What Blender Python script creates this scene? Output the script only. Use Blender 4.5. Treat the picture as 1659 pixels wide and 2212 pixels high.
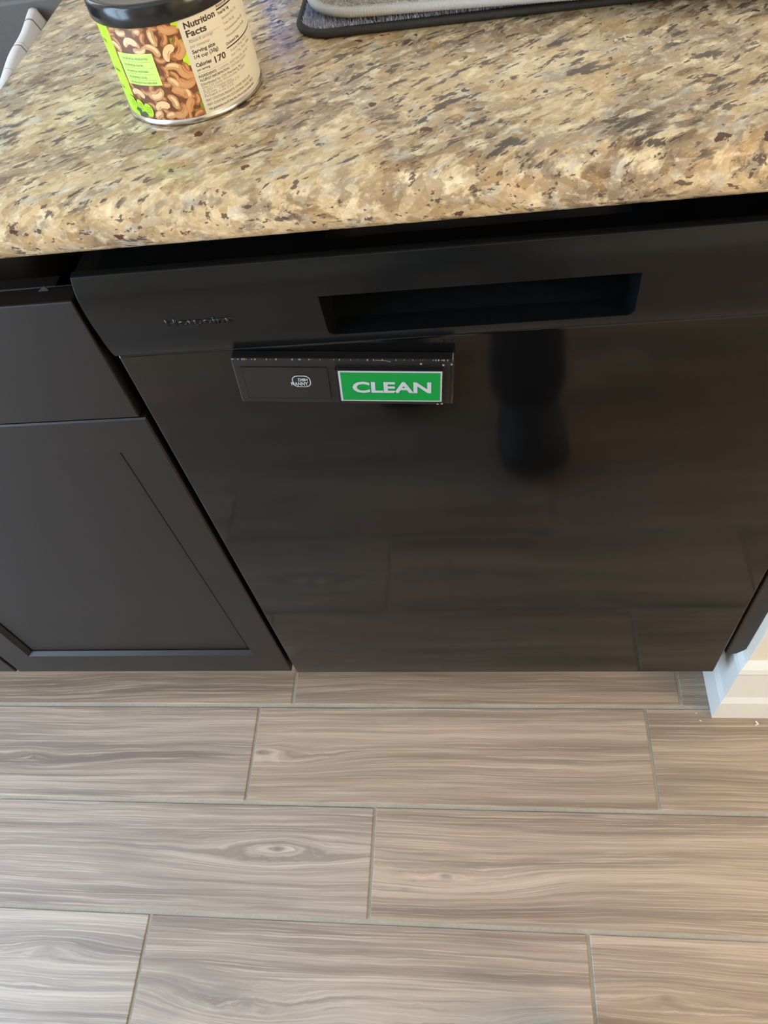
import bpy, bmesh, math, random
from mathutils import Vector, Matrix
random.seed(7)
PI = math.pi
S = bpy.context.scene
C = S.collection
for o in list(bpy.data.objects): bpy.data.objects.remove(o)

# ------------------------------------------------------------------ camera
RW = ((0.98925919, 0.0557926, -0.13510529),      # camera right in world
      (-0.0320186, -0.81913221, -0.57271042),    # camera down
      (-0.1426221, 0.57088493, -0.80854767))     # camera forward
cd = bpy.data.cameras.new('camera'); cam = bpy.data.objects.new('camera', cd); C.objects.link(cam)
cam.matrix_world = Matrix(((RW[0][0], -RW[1][0], -RW[2][0], 0.3049),
                           (RW[0][1], -RW[1][1], -RW[2][1], -0.4499),
                           (RW[0][2], -RW[1][2], -RW[2][2], 1.1681), (0, 0, 0, 1)))
cd.sensor_fit = 'VERTICAL'; cd.sensor_height = 24; cd.sensor_width = 18
cd.lens = 1641.68 / 2212 * 24; cd.clip_start = 0.01; cd.clip_end = 50
S.camera = cam
# ------------------------------------------------------------------ exposure and light levels
vs = S.view_settings
S.display_settings.display_device = 'sRGB'
vs.view_transform = 'Standard'; vs.look = 'None'; vs.gamma = 1; vs.use_curve_mapping = False
vs.exposure = 0.0
WORLD = (0.75, 0.85, 1.0, 0.5)
WIN_SINK = (0.60, 0.80, 1.0, 6.0)       # daylight through the window over the sink
WIN_PATIO = (0.52, 0.74, 1.0, 10.5)      # daylight through the glazed patio door on the left
LAMP = (1.0, 0.74, 0.46, 6.0)           # warm ceiling lamp
WARM_FILL = (1.0, 0.80, 0.54, 11.0)       # warm fill light from an added, unseen window on the right
w = bpy.data.worlds.new('sky'); S.world = w; w.use_nodes = True
w.node_tree.nodes['Background'].inputs[0].default_value = (*WORLD[:3], 1)
w.node_tree.nodes['Background'].inputs[1].default_value = WORLD[3]

# ------------------------------------------------------------------ node helper
class NT:
    def __init__(s, name):
        s.m = bpy.data.materials.new(name); s.m.use_nodes = True
        s.t = s.m.node_tree; s.b = s.t.nodes['Principled BSDF']
    def n(s, typ, **kw):
        d = s.t.nodes.new(typ)
        for k, v in kw.items(): setattr(d, k, v)
        return d
    def put(s, sock, v):
        if isinstance(v, (int, float)): sock.default_value = v
        elif isinstance(v, tuple):
            sock.default_value = v if len(v) == len(sock.default_value) else (*v, 1)
        else: s.t.links.new(v, sock)
    def math(s, op, a, b=0.0, c=None, clamp=False):
        d = s.n('ShaderNodeMath', operation=op, use_clamp=clamp)
        s.put(d.inputs[0], a); s.put(d.inputs[1], b)
        if c is not None: s.put(d.inputs[2], c)
        return d.outputs[0]
    def vmath(s, op, a, b=(0, 0, 0)):
        d = s.n('ShaderNodeVectorMath', operation=op); s.put(d.inputs[0], a); s.put(d.inputs[1], b)
        return d.outputs[0]
    def mix(s, f, a, b, mode='MIX'):
        d = s.n('ShaderNodeMix', data_type='RGBA', blend_type=mode)
        s.put(d.inputs[0], f); s.put(d.inputs[6], a); s.put(d.inputs[7], b)
        return d.outputs[2]
    def obj(s): return s.n('ShaderNodeTexCoord').outputs['Object']
    def mapping(s, v, loc=(0, 0, 0), rot=(0, 0, 0), scale=(1, 1, 1)):
        d = s.n('ShaderNodeMapping'); s.put(d.inputs[0], v)
        d.inputs[1].default_value = loc; d.inputs[2].default_value = rot; d.inputs[3].default_value = scale
        return d.outputs[0]
    def noise(s, v, scale, detail=3, rough=.5, dist=0.0, col=False):
        d = s.n('ShaderNodeTexNoise'); s.put(d.inputs['Vector'], v)
        s.put(d.inputs['Scale'], scale); d.inputs['Detail'].default_value = detail
        d.inputs['Roughness'].default_value = rough; d.inputs['Distortion'].default_value = dist
        return d.outputs['Color' if col else 'Fac']
    def voro(s, v, scale, out='Distance', rnd=1.0, feature='F1'):
        d = s.n('ShaderNodeTexVoronoi', feature=feature); s.put(d.inputs['Vector'], v); s.put(d.inputs['Scale'], scale)
        d.inputs['Randomness'].default_value = rnd
        return d.outputs[out]
    def ramp(s, f, stops, interp='LINEAR'):
        d = s.n('ShaderNodeValToRGB'); s.put(d.inputs[0], f); cr = d.color_ramp; cr.interpolation = interp
        while len(cr.elements) < len(stops): cr.elements.new(0.5)
        for e, (p, c) in zip(cr.elements, stops):
            e.position = p; e.color = (c, c, c, 1) if isinstance(c, (int, float)) else (*c, 1)
        return d.outputs[0]
    def step(s, f, a, b, x=0.0, y=1.0):
        d = s.n('ShaderNodeMapRange', interpolation_type='SMOOTHSTEP'); s.put(d.inputs[0], f)
        for i, v in enumerate((a, b, x, y)): s.put(d.inputs[i + 1], v)
        return d.outputs[0]
    def sep(s, v):
        d = s.n('ShaderNodeSeparateXYZ'); s.put(d.inputs[0], v); return d.outputs
    def comb(s, x=0.0, y=0.0, z=0.0):
        d = s.n('ShaderNodeCombineXYZ'); s.put(d.inputs[0], x); s.put(d.inputs[1], y); s.put(d.inputs[2], z)
        return d.outputs[0]
    def bump(s, h, strength, dist=.001):
        d = s.n('ShaderNodeBump'); s.put(d.inputs['Height'], h)
        d.inputs['Strength'].default_value = strength; d.inputs['Distance'].default_value = dist
        s.t.links.new(d.outputs[0], s.b.inputs['Normal'])
    def set(s, **kw):
        for k, v in kw.items(): s.put(s.b.inputs[k.replace('_', ' ')], v)
        return s.m

def plain(name, col, rough=.5, metal=0.0, nscale=60, amt=.08, bump=0.0, bscale=400, spec=.5):
    """a flat colour with a faint procedural variation and optional fine relief"""
    t = NT(name); v = t.obj()
    f = t.noise(v, nscale, 4)
    a = tuple(c * (1 - amt) for c in col); b = tuple(min(1, c * (1 + amt)) for c in col)
    t.set(Base_Color=t.mix(f, a, b), Roughness=rough, Metallic=metal, Specular_IOR_Level=spec)
    if bump: t.bump(t.noise(v, bscale, 2), bump, .0005)
    return t.m

# ------------------------------------------------------------------ materials
def mat_granite():
    t = NT('granite'); p = t.obj()
    warp = t.vmath('SCALE', t.vmath('SUBTRACT', t.noise(p, 22, 2, col=True), (.5, .5, .5)))
    warp.node.inputs['Scale'].default_value = .014
    pw = t.vmath('ADD', p, warp)
    r = t.mapping(pw, rot=(0, 0, math.radians(-34)))
    st = t.mapping(r, scale=(.60, 1, 1))          # stretched along the streaks
    st2 = t.mapping(r, scale=(.34, 1, 1))
    big = t.noise(st, 13, 4, .62)
    col = t.ramp(big, [(.36, (.15, .095, .050)), (.46, (.33, .225, .115)), (.56, (.50, .350, .165)), (.68, (.62, .475, .26))])
    mid = t.noise(t.mapping(st, loc=(3, 1, 2)), 85, 4, .62)
    col = t.mix(t.step(mid, .50, .63, 0, .85), col, (.76, .63, .39))                  # cream feldspar
    mid2 = t.noise(t.mapping(st, loc=(7, 4, 1)), 75, 4, .62)
    col = t.mix(t.step(mid2, .54, .66, 0, .75), col, (.43, .425, .37))                 # cool grey quartz
    och = t.noise(t.mapping(st, loc=(1, 9, 5)), 80, 3, .6)
    col = t.mix(t.step(och, .54, .68, 0, .75), col, (.50, .30, .12))                  # ochre
    brn = t.noise(t.mapping(st, loc=(5, 2, 8)), 62, 5, .66)
    bg = t.step(t.noise(t.mapping(p, loc=(9, 1, 4)), 9, 3), .38, .62, .55, 1.0)
    col = t.mix(t.math('MULTIPLY', t.step(brn, .52, .62, 0, .88), bg), col, (.125, .075, .045))   # brown clouds
    fine = t.noise(st, 330, 3, .65)
    col = t.mix(t.step(fine, .46, .70, 0, .45), col, (.27, .19, .12))
    col = t.mix(t.step(fine, .46, .28, 0, .35), col, (.88, .80, .64))
    cell = t.voro(st, 150, 'Color'); cf = t.sep(cell)[0]
    col = t.mix(.20, col, t.mix(cf, (.16, .11, .07), (.98, .90, .70)))
    vein = t.noise(t.mapping(st2, loc=(2, 2, 2)), 95, 4, .66)
    gate = t.step(t.noise(t.mapping(p, loc=(4, 4, 4)), 18, 3), .44, .57)
    vn = t.math('MULTIPLY', t.step(vein, .555, .605), gate)
    col = t.mix(t.math('MULTIPLY', vn, .88), col, (.050, .043, .040))            # black-grey mica streaks
    fl = t.noise(t.mapping(st2, loc=(8, 2, 5)), 190, 3, .62)
    col = t.mix(t.step(fl, .595, .64, 0, .85), col, (.07, .05, .045))             # small dark flecks
    wob = t.vmath('SCALE', t.vmath('SUBTRACT', t.noise(p, 220, 2, col=True), (.5, .5, .5)))
    wob.node.inputs['Scale'].default_value = .008
    vo = t.n('ShaderNodeTexVoronoi'); t.put(vo.inputs['Vector'], t.mapping(t.vmath('ADD', pw, wob), rot=(0, 0, math.radians(-34)), scale=(.75, 1, 1)))
    vo.inputs['Scale'].default_value = 72
    rr = t.sep(vo.outputs['Color'])
    size = t.math('MULTIPLY', t.math('SUBTRACT', rr[0], .56), .60)
    dot = t.step(t.math('SUBTRACT', size, vo.outputs['Distance']), 0.0, .05)
    col = t.mix(t.math('MULTIPLY', dot, .92), col, t.mix(rr[1], (.085, .020, .012), (.055, .035, .03)))   # garnets
    t.set(Base_Color=col, Roughness=.12, Specular_IOR_Level=.32)
    t.bump(fine, .05, .0004)
    return t.m

def mat_tile():
    t = NT('wood_look_tile'); p = t.obj(); x, y, z = t.sep(p)[:3]
    def attr(nm):
        d = t.n('ShaderNodeAttribute', attribute_type='OBJECT'); d.attribute_name = nm; return d
    seed = attr('seed').outputs['Vector']
    sd = t.sep(seed)
    base = t.vmath('ADD', p, seed)
    und = t.noise(t.mapping(base, scale=(3.2, 13, 1)), 1, 3, .55)
    yw = t.math('ADD', y, t.math('MULTIPLY', t.math('SUBTRACT', und, .5), .017))
    fine_w = t.noise(t.mapping(base, scale=(22, 60, 1)), 1, 2)
    jag = t.math('MULTIPLY', t.math('SUBTRACT', fine_w, .5), .0055)
    F = yw; K = 0.0; M = 0.0
    for nm in ('knot_a', 'knot_b'):
        kx, ky, ks = t.sep(attr(nm).outputs['Vector'])[:3]
        dx = t.math('SUBTRACT', x, kx); dy = t.math('SUBTRACT', yw, ky)
        ax = t.math('ABSOLUTE', dx)
        u = t.math('MULTIPLY', t.math('SUBTRACT', 1.0, t.math('EXPONENT', t.math('MULTIPLY', ax, -7.5))), .034)
        r = t.math('SQRT', t.math('ADD', t.math('MULTIPLY', u, u), t.math('MULTIPLY', dy, dy)))
        msk = t.math('MULTIPLY', ks, t.math('EXPONENT', t.math('MULTIPLY', t.math('MULTIPLY', dy, dy), -1300.0)))
        msk = t.math('MULTIPLY', msk, t.math('EXPONENT', t.math('MULTIPLY', t.math('MULTIPLY', dx, dx), -60.0)))
        msk = t.math('MINIMUM', msk, 1.0)
        F = t.math('ADD', t.math('MULTIPLY', F, t.math('SUBTRACT', 1.0, msk)), t.math('MULTIPLY', r, msk))
        e = t.math('ADD', t.math('MULTIPLY', t.math('MULTIPLY', dx, dx), 12000.0), t.math('MULTIPLY', t.math('MULTIPLY', dy, dy), 60000.0))
        K = t.math('ADD', K, t.math('MULTIPLY', t.math('MINIMUM', ks, 1.0), t.math('EXPONENT', t.math('MULTIPLY', e, -1.0))))
        M = t.math('MAXIMUM', M, msk)
    rag = t.math('MULTIPLY', t.math('SUBTRACT', t.noise(t.mapping(base, loc=(3, 3, 0), scale=(17, 70, 1)), 1, 4, .65), .5), .011)
    F = t.math('ADD', F, t.math('MULTIPLY', rag, t.math('ADD', .12, t.math('MULTIPLY', M, .9))))
    FJ = t.math('ADD', F, jag)
    def band(fx, fF, det=2, off=0.0, src=F):
        return t.noise(t.comb(t.math('ADD', t.math('MULTIPLY', x, fx), t.math('ADD', sd[0], off)),
                              t.math('MULTIPLY', src, fF), t.math('ADD', sd[1], off)), 1, det, .6)
    broad = band(1.0, 34, 3)
    medium = band(1.8, 130, 4, 5.1)
    fineb = band(6.0, 520, 4, 9.7)
    rings = t.math('SINE', t.math('MULTIPLY', FJ, 2 * PI / .0042))
    col = t.ramp(broad, [(.32, (.235, .180, .145)), (.48, (.395, .315, .252)), (.66, (.530, .435, .355))])
    col = t.mix(t.step(medium, .54, .72, 0, .6), col, (.62, .52, .43))
    col = t.mix(t.step(medium, .47, .32, 0, .65), col, (.24, .195, .16))
    col = t.mix(t.step(fineb, .52, .66, 0, .50), col, (.70, .59, .49))
    col = t.mix(t.step(fineb, .47, .33, 0, .45), col, (.22, .18, .15))
    rm = t.math('MULTIPLY', t.step(rings, .55, 1.0), t.math('ADD', .02, t.math('MULTIPLY', M, .24)))
    rm = t.math('MULTIPLY', rm, t.step(t.noise(t.mapping(base, scale=(9, 40, 1)), 1, 3), .42, .62))
    col = t.mix(rm, col, (.74, .62, .53))
    col = t.mix(t.math('MULTIPLY', t.math('MINIMUM', K, 1.0), .75), col, (.16, .135, .12))
    sm = t.noise(t.mapping(base, loc=(5, 5, 0), scale=(5, 16, 1)), 1, 3)
    col = t.mix(t.step(sm, .58, .74, 0, .35), col, (.20, .175, .155))
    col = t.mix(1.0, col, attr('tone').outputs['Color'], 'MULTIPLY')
    gr = t.noise(p, 1500, 1)
    col = t.mix(t.math('MULTIPLY', gr, .12), col, (.16, .13, .11))
    t.set(Base_Color=col, Roughness=t.math('ADD', .36, t.math('MULTIPLY', fineb, .14)), Specular_IOR_Level=.5)
    t.bump(fineb, .10, .0006)
    return t.m

def mat_grout():
    t = NT('grout'); p = t.obj(); f = t.noise(p, 260, 4, .7); g = t.noise(p, 7, 3)
    t.set(Base_Color=t.mix(t.step(g, .35, .65), t.mix(f, (.33, .285, .225), (.50, .45, .37)), t.mix(f, (.28, .24, .185), (.44, .395, .32))), Roughness=.9)
    t.bump(f, .5, .001); return t.m

def mat_cabinet():
    t = NT('espresso_wood'); p = t.obj()
    g = t.noise(t.mapping(p, scale=(60, 60, 3)), 1, 4, .6); s = t.noise(p, 5, 3)
    col = t.mix(g, (.0075, .0060, .0054), (.0120, .0097, .0086))
    t.set(Base_Color=col, Roughness=t.math('ADD', .36, t.math('MULTIPLY', s, .10)), Specular_IOR_Level=.36)
    t.bump(g, .05, .0004); return t.m

def mat_gloss_black():
    t = NT('glossy_black_door'); p = t.obj()
    sm = t.noise(p, 6, 4, .6); dust = t.noise(p, 900, 1)
    t.set(Base_Color=(.0030, .0030, .0032), Roughness=t.step(sm, .35, .75, .06, .11), Specular_IOR_Level=.44)
    t.bump(t.noise(p, 9, 2), .05, .002); return t.m

def mat_satin_black():
    t = NT('satin_black_plastic'); p = t.obj(); g = t.noise(p, 1400, 2)
    t.set(Base_Color=(.0040, .0048, .0056), Roughness=.25, Specular_IOR_Level=.28)
    t.bump(g, .10, .0002); return t.m

def mat_fabric(name, a, b, scale, bump=.6):
    t = NT(name); p = t.obj(); v = t.voro(p, scale); n = t.noise(p, scale * .6, 3)
    t.set(Base_Color=t.mix(n, a, b), Roughness=.9, Sheen_Weight=.3)
    t.bump(v, bump, .0015); return t.m

def mat_sink():  # steel basin's shade put into an even dark, non-metal colour
    t = NT('shade_darkened_sink'); p = t.obj(); g = t.noise(p, 600, 2)
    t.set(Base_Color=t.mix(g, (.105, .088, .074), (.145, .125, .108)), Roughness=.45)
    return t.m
def mat_steel():
    t = NT('brushed_steel'); p = t.obj(); g = t.noise(t.mapping(p, scale=(2, 90, 90)), 6, 3)
    t.set(Base_Color=t.mix(g, (.30, .27, .25), (.38, .35, .32)), Metallic=1.0, Roughness=t.math('ADD', .30, t.math('MULTIPLY', g, .15)))
    return t.m

def mat_towel():
    t = NT('white_striped_cloth'); p = t.obj(); x, y, z = t.sep(p)[:3]
    def line(c, w):
        return t.step(t.math('ABSOLUTE', t.math('SUBTRACT', y, c)), w, w * .6)
    s = t.math('MAXIMUM', t.math('MAXIMUM', line(.004, .0020), line(-.058, .0018)), t.math('MULTIPLY', t.math('MAXIMUM', line(-.050, .0008), line(-.108, .0008)), .6))
    weave = t.noise(p, 900, 2)
    col = t.mix(t.math('MULTIPLY', s, .8), t.mix(weave, (.72, .72, .74), (.84, .84, .85)), (.12, .09, .09))
    t.set(Base_Color=col, Roughness=.9, Sheen_Weight=.2); t.bump(weave, .4, .0006); return t.m

def glow(name, col, strength):
    t = NT(name); t.set(Base_Color=(0.8, 0.8, 0.8), Emission_Color=col, Emission_Strength=strength); return t.m

M = dict(
    granite=mat_granite(), tile=mat_tile(), grout=mat_grout(), cab=mat_cabinet(), gloss=mat_gloss_black(),
    satin=mat_satin_black(), steel=mat_steel(), sink=mat_sink(), towel=mat_towel(),
    black=plain('matt_black', (.006, .006, .006), .8),
    wall=plain('painted_wall', (.66, .60, .50), .6, bump=.25, bscale=500, amt=.02),
    trim=plain('white_trim_paint', (.68, .67, .63), .35, amt=.02, bump=.03),
    ceil=plain('ceiling_paint', (.72, .70, .66), .9, amt=.02),
    filler=plain('dark_brown_filler', (.028, .020, .016), .6, amt=.3),
    emboss=plain('gloss_black_lettering', (.002, .002, .002), .30, spec=.35),
    plate=plain('black_magnet_plastic', (.007, .007, .0075), .38, amt=.25, bump=.15, bscale=900),
    slot=plain('dark_magnet_face', (.006, .006, .006), .42, amt=.2),
    clear=None,
    green=plain('green_print', (.003, .20, .035), .5, amt=.06, spec=.2),
    silver=plain('silver_print', (.36, .39, .42), .5, amt=.08, spec=.3),
    badge=plain('grey_print', (.36, .40, .42), .5, amt=.1),
    dust=plain('pale_dust', (.22, .21, .18), .9),
    lid=plain('black_lid_plastic', (.014, .015, .016), .18, bump=.03),
    tin=plain('bare_tin', (.62, .60, .56), .22, metal=1.0),
    lime=plain('lime_print', (.50, .74, .035), .42, amt=.04),
    lime2=plain('pale_lime_print', (.57, .80, .16), .42, amt=.03),
    limedark=plain('olive_shadow_print', (.26, .27, .03), .45, amt=.2, nscale=200),
    cream=plain('cream_label_paper', (.66, .625, .52), .5, amt=.02),
    ink=plain('black_ink', (.045, .035, .03), .5), ink2=plain('brown_ink', (.20, .16, .12), .5),
    ink3=plain('green_ink', (.13, .24, .04), .5), leaf=plain('dark_green_ink', (.03, .14, .06), .5),
    nutbg=plain('nut_shadow_print', (.17, .060, .022), .45, amt=.35, nscale=300),
    nut_dark=plain('nut_edge_print', (.36, .155, .060), .45, amt=.12, nscale=250),
    nut_mid=plain('nut_body_print', (.60, .335, .145), .45, amt=.10, nscale=250),
    nut_mid2=plain('nut_warm_print', (.62, .29, .115), .45, amt=.10, nscale=250),
    nut_lite=plain('nut_highlight_print', (.80, .56, .30), .45, amt=.08, nscale=250),
    pipe_blk=plain('black_piping', (.016, .015, .014), .7, bump=.4),
    pipe_slv=plain('silver_grey_piping', (.40, .405, .40), .5, amt=.08, bump=.3),
    pile=mat_fabric('slate_blue_pile', (.11, .12, .16), (.34, .36, .44), 700),
    tuft=plain('pile_tuft', (.42, .45, .57), .9, amt=.5, nscale=260),
    knit=mat_fabric('grey_beige_loop', (.26, .245, .225), (.50, .485, .46), 420),
    knit_t=plain('loop_tuft', (.44, .425, .40), .9, amt=.35, nscale=500),
    scrap=plain('grey_scrap', (.022, .023, .024), .7), crumb=plain('pale_crumb', (.75, .68, .52), .8),
    bluesoap=plain('blue_soap', (.02, .20, .85), .25),
    skin=plain('skin', (.50, .30, .21), .5), hair=plain('dark_hair', (.02, .013, .010), .6),
    shirt=plain('charcoal_cotton', (.020, .020, .023), .9), trousers=plain('black_trousers', (.010, .010, .012), .9),
    shoe=plain('black_shoe', (.006, .006, .006), .6), phone=plain('phone_black', (.01, .01, .011), .2),
    sky_glow=glow('daylight_sink_window', WIN_SINK[:3], WIN_SINK[3]),
    patio_glow=glow('daylight_patio_door', WIN_PATIO[:3], WIN_PATIO[3]),
    warm_glow=glow('warm_fill_pane', WARM_FILL[:3], WARM_FILL[3]),
    lamp_glow=glow('lamp_diffuser_glow', LAMP[:3], LAMP[3]),
)
t = NT('clear_plastic'); t.set(Base_Color=(.9, .95, .93), Roughness=.12, Transmission_Weight=1.0, IOR=1.45); M['clear'] = t.m

# ------------------------------------------------------------------ geometry helpers
def link(name, bm, mat, parent=None, smooth=False, loc=None):
    me = bpy.data.meshes.new(name); bm.normal_update(); bm.to_mesh(me); bm.free()
    return link_me(name, me, mat, parent, smooth, loc)
def link_me(name, me, mat, parent=None, smooth=False, loc=None):
    o = bpy.data.objects.new(name, me); C.objects.link(o)
    for m in (mat if isinstance(mat, list) else [mat]):
        if m is not None: me.materials.append(m)
    if smooth: me.polygons.foreach_set('use_smooth', [True] * len(me.polygons))
    if parent: o.parent = parent
    if loc: o.location = loc
    return o
def tag(o, label=None, cat=None, group=None, kind=None):
    for k, v in (('label', label), ('category', cat), ('group', group), ('kind', kind)):
        if v: o[k] = v
    return o
def thing(name, label, cat, loc=(0, 0, 0), rotz=0, group=None):
    o = bpy.data.objects.new(name, None); C.objects.link(o); o.location = loc; o.rotation_euler = (0, 0, rotz)
    o.empty_display_size = .05
    return tag(o, label, cat, group)
def box(bm, x0, x1, y0, y1, z0, z1, bev=0.0, seg=2):
    r = bmesh.ops.create_cube(bm, size=1.0); vs_ = r['verts']
    for v in vs_:
        v.co = Vector(((x0 + x1) / 2 + v.co.x * (x1 - x0), (y0 + y1) / 2 + v.co.y * (y1 - y0), (z0 + z1) / 2 + v.co.z * (z1 - z0)))
    if bev:
        es = list({e for v in vs_ for e in v.link_edges})
        bmesh.ops.bevel(bm, geom=es, offset=bev, segments=seg, profile=.5, affect='EDGES', clamp_overlap=True)
def bx(*a, **k):
    bm = bmesh.new(); box(bm, *a, **k); return bm
def prism_x(prof, x0, x1):
    """closed (y,z) profile extruded along x"""
    bm = bmesh.new()
    a = [bm.verts.new((x0, y, z)) for y, z in prof]; b = [bm.verts.new((x1, y, z)) for y, z in prof]
    n = len(prof)
    for i in range(n): bm.faces.new((a[i], a[(i + 1) % n], b[(i + 1) % n], b[i]))
    bm.faces.new(a[::-1]); bm.faces.new(b)
    bmesh.ops.recalc_face_normals(bm, faces=bm.faces)
    return bm
def lathe(prof, seg=96, cap=True):
    bm = bmesh.new(); rings = []
    for r, z in prof:
        rings.append([bm.verts.new((r * math.cos(2 * PI * k / seg), r * math.sin(2 * PI * k / seg), z)) for k in range(seg)])
    for a, b in zip(rings, rings[1:]):
        for k in range(seg): bm.faces.new((a[k], a[(k + 1) % seg], b[(k + 1) % seg], b[k]))
    if cap: bm.faces.new(rings[0][::-1]); bm.faces.new(rings[-1])
    bmesh.ops.recalc_face_normals(bm, faces=bm.faces)
    return bm
def sweep(path, rad, seg=10, closed=False):
    """round tube through points; rad a number or function of index"""
    bm = bmesh.new(); n = len(path); rings = []; up = Vector((0, 0, 1))
    for i, p in enumerate(path):
        p = Vector(p)
        q0 = Vector(path[(i - 1) % n] if closed or i > 0 else path[0]); q1 = Vector(path[(i + 1) % n] if closed or i < n - 1 else path[-1])
        d = (q1 - q0).normalized(); s_ = d.cross(up)
        if s_.length < 1e-4: s_ = Vector((1, 0, 0))
        s_.normalize(); u_ = s_.cross(d)
        r = rad(i) if callable(rad) else rad
        rings.append([bm.verts.new(p + (s_ * math.cos(2 * PI * k / seg) + u_ * math.sin(2 * PI * k / seg)) * r) for k in range(seg)])
    for i in range(n if closed else n - 1):
        a, b = rings[i], rings[(i + 1) % n]
        for k in range(seg): bm.faces.new((a[k], a[(k + 1) % seg], b[(k + 1) % seg], b[k]))
    if not closed: bm.faces.new(rings[0][::-1]); bm.faces.new(rings[-1])
    bmesh.ops.recalc_face_normals(bm, faces=bm.faces)
    return bm
def boolean(o, cutter_bm, op='DIFFERENCE'):
    me = bpy.data.meshes.new('cut'); cutter_bm.to_mesh(me); cutter_bm.free()
    c = bpy.data.objects.new('cut', me); C.objects.link(c); c.parent = o.parent
    md = o.modifiers.new('b', 'BOOLEAN'); md.operation = op; md.solver = 'EXACT'; md.object = c
    dg = bpy.context.evaluated_depsgraph_get(); dg.update()
    nm = bpy.data.meshes.new_from_object(o.evaluated_get(dg))
    o.modifiers.clear(); o.data = nm
    bpy.data.objects.remove(c)
def bevel_mod(o, wdt, seg=2, ang=30):
    md = o.modifiers.new('bevel', 'BEVEL'); md.width = wdt; md.segments = seg; md.limit_method = 'ANGLE'; md.angle_limit = math.radians(ang)
    md.harden_normals = False
def text_mesh(s, size, bold=0.0, sx=1.0, width=None, res=3):
    """flat lettering, origin at left of baseline, in the xy plane"""
    cu = bpy.data.curves.new('t', 'FONT'); cu.body = s; cu.size = size; cu.offset = bold; cu.resolution_u = res
    ob = bpy.data.objects.new('t', cu); C.objects.link(ob)
    dg = bpy.context.evaluated_depsgraph_get(); dg.update()
    me = bpy.data.meshes.new_from_object(ob.evaluated_get(dg)); bpy.data.objects.remove(ob)
    xs = [v.co.x for v in me.vertices]; x0, x1 = min(xs), max(xs)
    k = (width / (x1 - x0)) if width else sx
    for v in me.vertices: v.co.x = (v.co.x - x0) * k
    return me
def solid_text(me, depth):
    bm = bmesh.new(); bm.from_mesh(me); bpy.data.meshes.remove(me)
    r = bmesh.ops.extrude_face_region(bm, geom=bm.faces[:])
    for g in r['geom']:
        if isinstance(g, bmesh.types.BMVert): g.co.z += depth
    bmesh.ops.recalc_face_normals(bm, faces=bm.faces)
    return bm

# ================================================================== SETTING
RX0, RX1, RY0, RY1, RZ = -1.5, 2.8, -3.2, 0.66, 2.55
TL, TW, GX, GY = .6109, .1543, .0048, .0060      # tile pitch and joints
Y0 = -.007                                       # joint line nearest the cabinets
floor = link('floor', bx(RX0, RX1, RY0, RY1, -.05, -.0020), M['grout']); tag(floor, kind='structure')
tile_bm = bmesh.new(); box(tile_bm, -(TL - GX) / 2, (TL - GX) / 2, -(TW - GY) / 2, (TW - GY) / 2, -.008, 0, bev=.0011, seg=1)
tile_me = bpy.data.meshes.new('floor_tile'); tile_bm.to_mesh(tile_me); tile_bm.free(); tile_me.materials.append(M['tile'])
row_x = {0: -.0315, 1: -.0861, 2: .1157, 3: -.2005, 4: .239}      # a joint in each row, counted towards the viewer
KN = {(2, -1): [(-.0253, -.2269, 1.0)], (2, 0): [(.222, -.252, .55), (.165, -.272, .35)], (3, -1): [(-.342, -.3638, .45), (-.3547, -.4095, .35)],
      (3, 0): [(-.040, -.418, .75), (.225, -.43, .55)], (1, 0): [(-.072, -.082, .8), (.40, -.095, .25)], (1, -1): [(-.46, -.094, .5)],
      (3, 1): [(.50, -.385, .45)], (0, -1): [(-.5, .02, .2)], (0, 0): [], (0, 1): [], (1, 1): [], (2, 1): [(.95, -.25, .5)]}
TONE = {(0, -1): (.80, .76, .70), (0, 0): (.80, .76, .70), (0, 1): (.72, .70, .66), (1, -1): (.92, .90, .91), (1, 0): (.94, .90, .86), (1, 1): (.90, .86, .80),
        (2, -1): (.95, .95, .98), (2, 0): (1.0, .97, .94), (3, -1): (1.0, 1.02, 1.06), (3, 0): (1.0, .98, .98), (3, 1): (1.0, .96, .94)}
rt = random.Random(4)
for row in range(-4, 21):
    yc = Y0 + TW / 2 - row * TW
    if yc - TW / 2 > RY1 or yc < RY0: continue
    xj = row_x.get(row, rt.uniform(-.3, .3))
    k0 = math.floor((RX0 - xj) / TL) ; 
    for k in range(k0, 12):
        xc = xj + (k + .5) * TL
        if xc - TL / 2 > RX1 - .02: break
        a, b = max(xc - TL / 2 + GX / 2, RX0 + .002), min(xc + TL / 2 - GX / 2, RX1 - .002)
        c, d = max(yc - TW / 2 + GY / 2, RY0 + .002), min(yc + TW / 2 - GY / 2, RY1 - .002)
        if b - a < .03 or d - c < .02: continue
        if (b - a) < TL - GX - 1e-4 or (d - c) < TW - GY - 1e-4:
            if row < -1: continue
            o = link('floor_tile', bx(a - xc, b - xc, c - yc, d - yc, -.008, 0, bev=.0011, seg=1), M['tile'], floor, loc=(xc, yc, 0))
        else:
            if row < -1: continue                     # nothing laid under the cabinets
            o = bpy.data.objects.new('floor_tile', tile_me); C.objects.link(o); o.parent = floor; o.location = (xc, yc, 0)
        o.location.z += rt.uniform(-.0003, .0002)
        o['seed'] = (rt.uniform(0, 40), rt.uniform(0, 40), rt.uniform(0, 9))
        kn = KN.get((row, k), [])
        for i, nm in enumerate(('knot_a', 'knot_b')):
            if i < len(kn): o[nm] = (kn[i][0] - xc, kn[i][1] - yc, kn[i][2])
            elif i == 0 and rt.random() < .3 and (row, k) not in KN: o[nm] = (rt.uniform(-.25, .25), rt.uniform(-.04, .04), .5)
            else: o[nm] = (5.0, 5.0, 0.0)
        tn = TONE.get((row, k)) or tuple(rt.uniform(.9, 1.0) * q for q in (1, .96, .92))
        o['tone'] = (tn[0] * 1.0, tn[1] * .955, tn[2] * .90)

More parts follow.
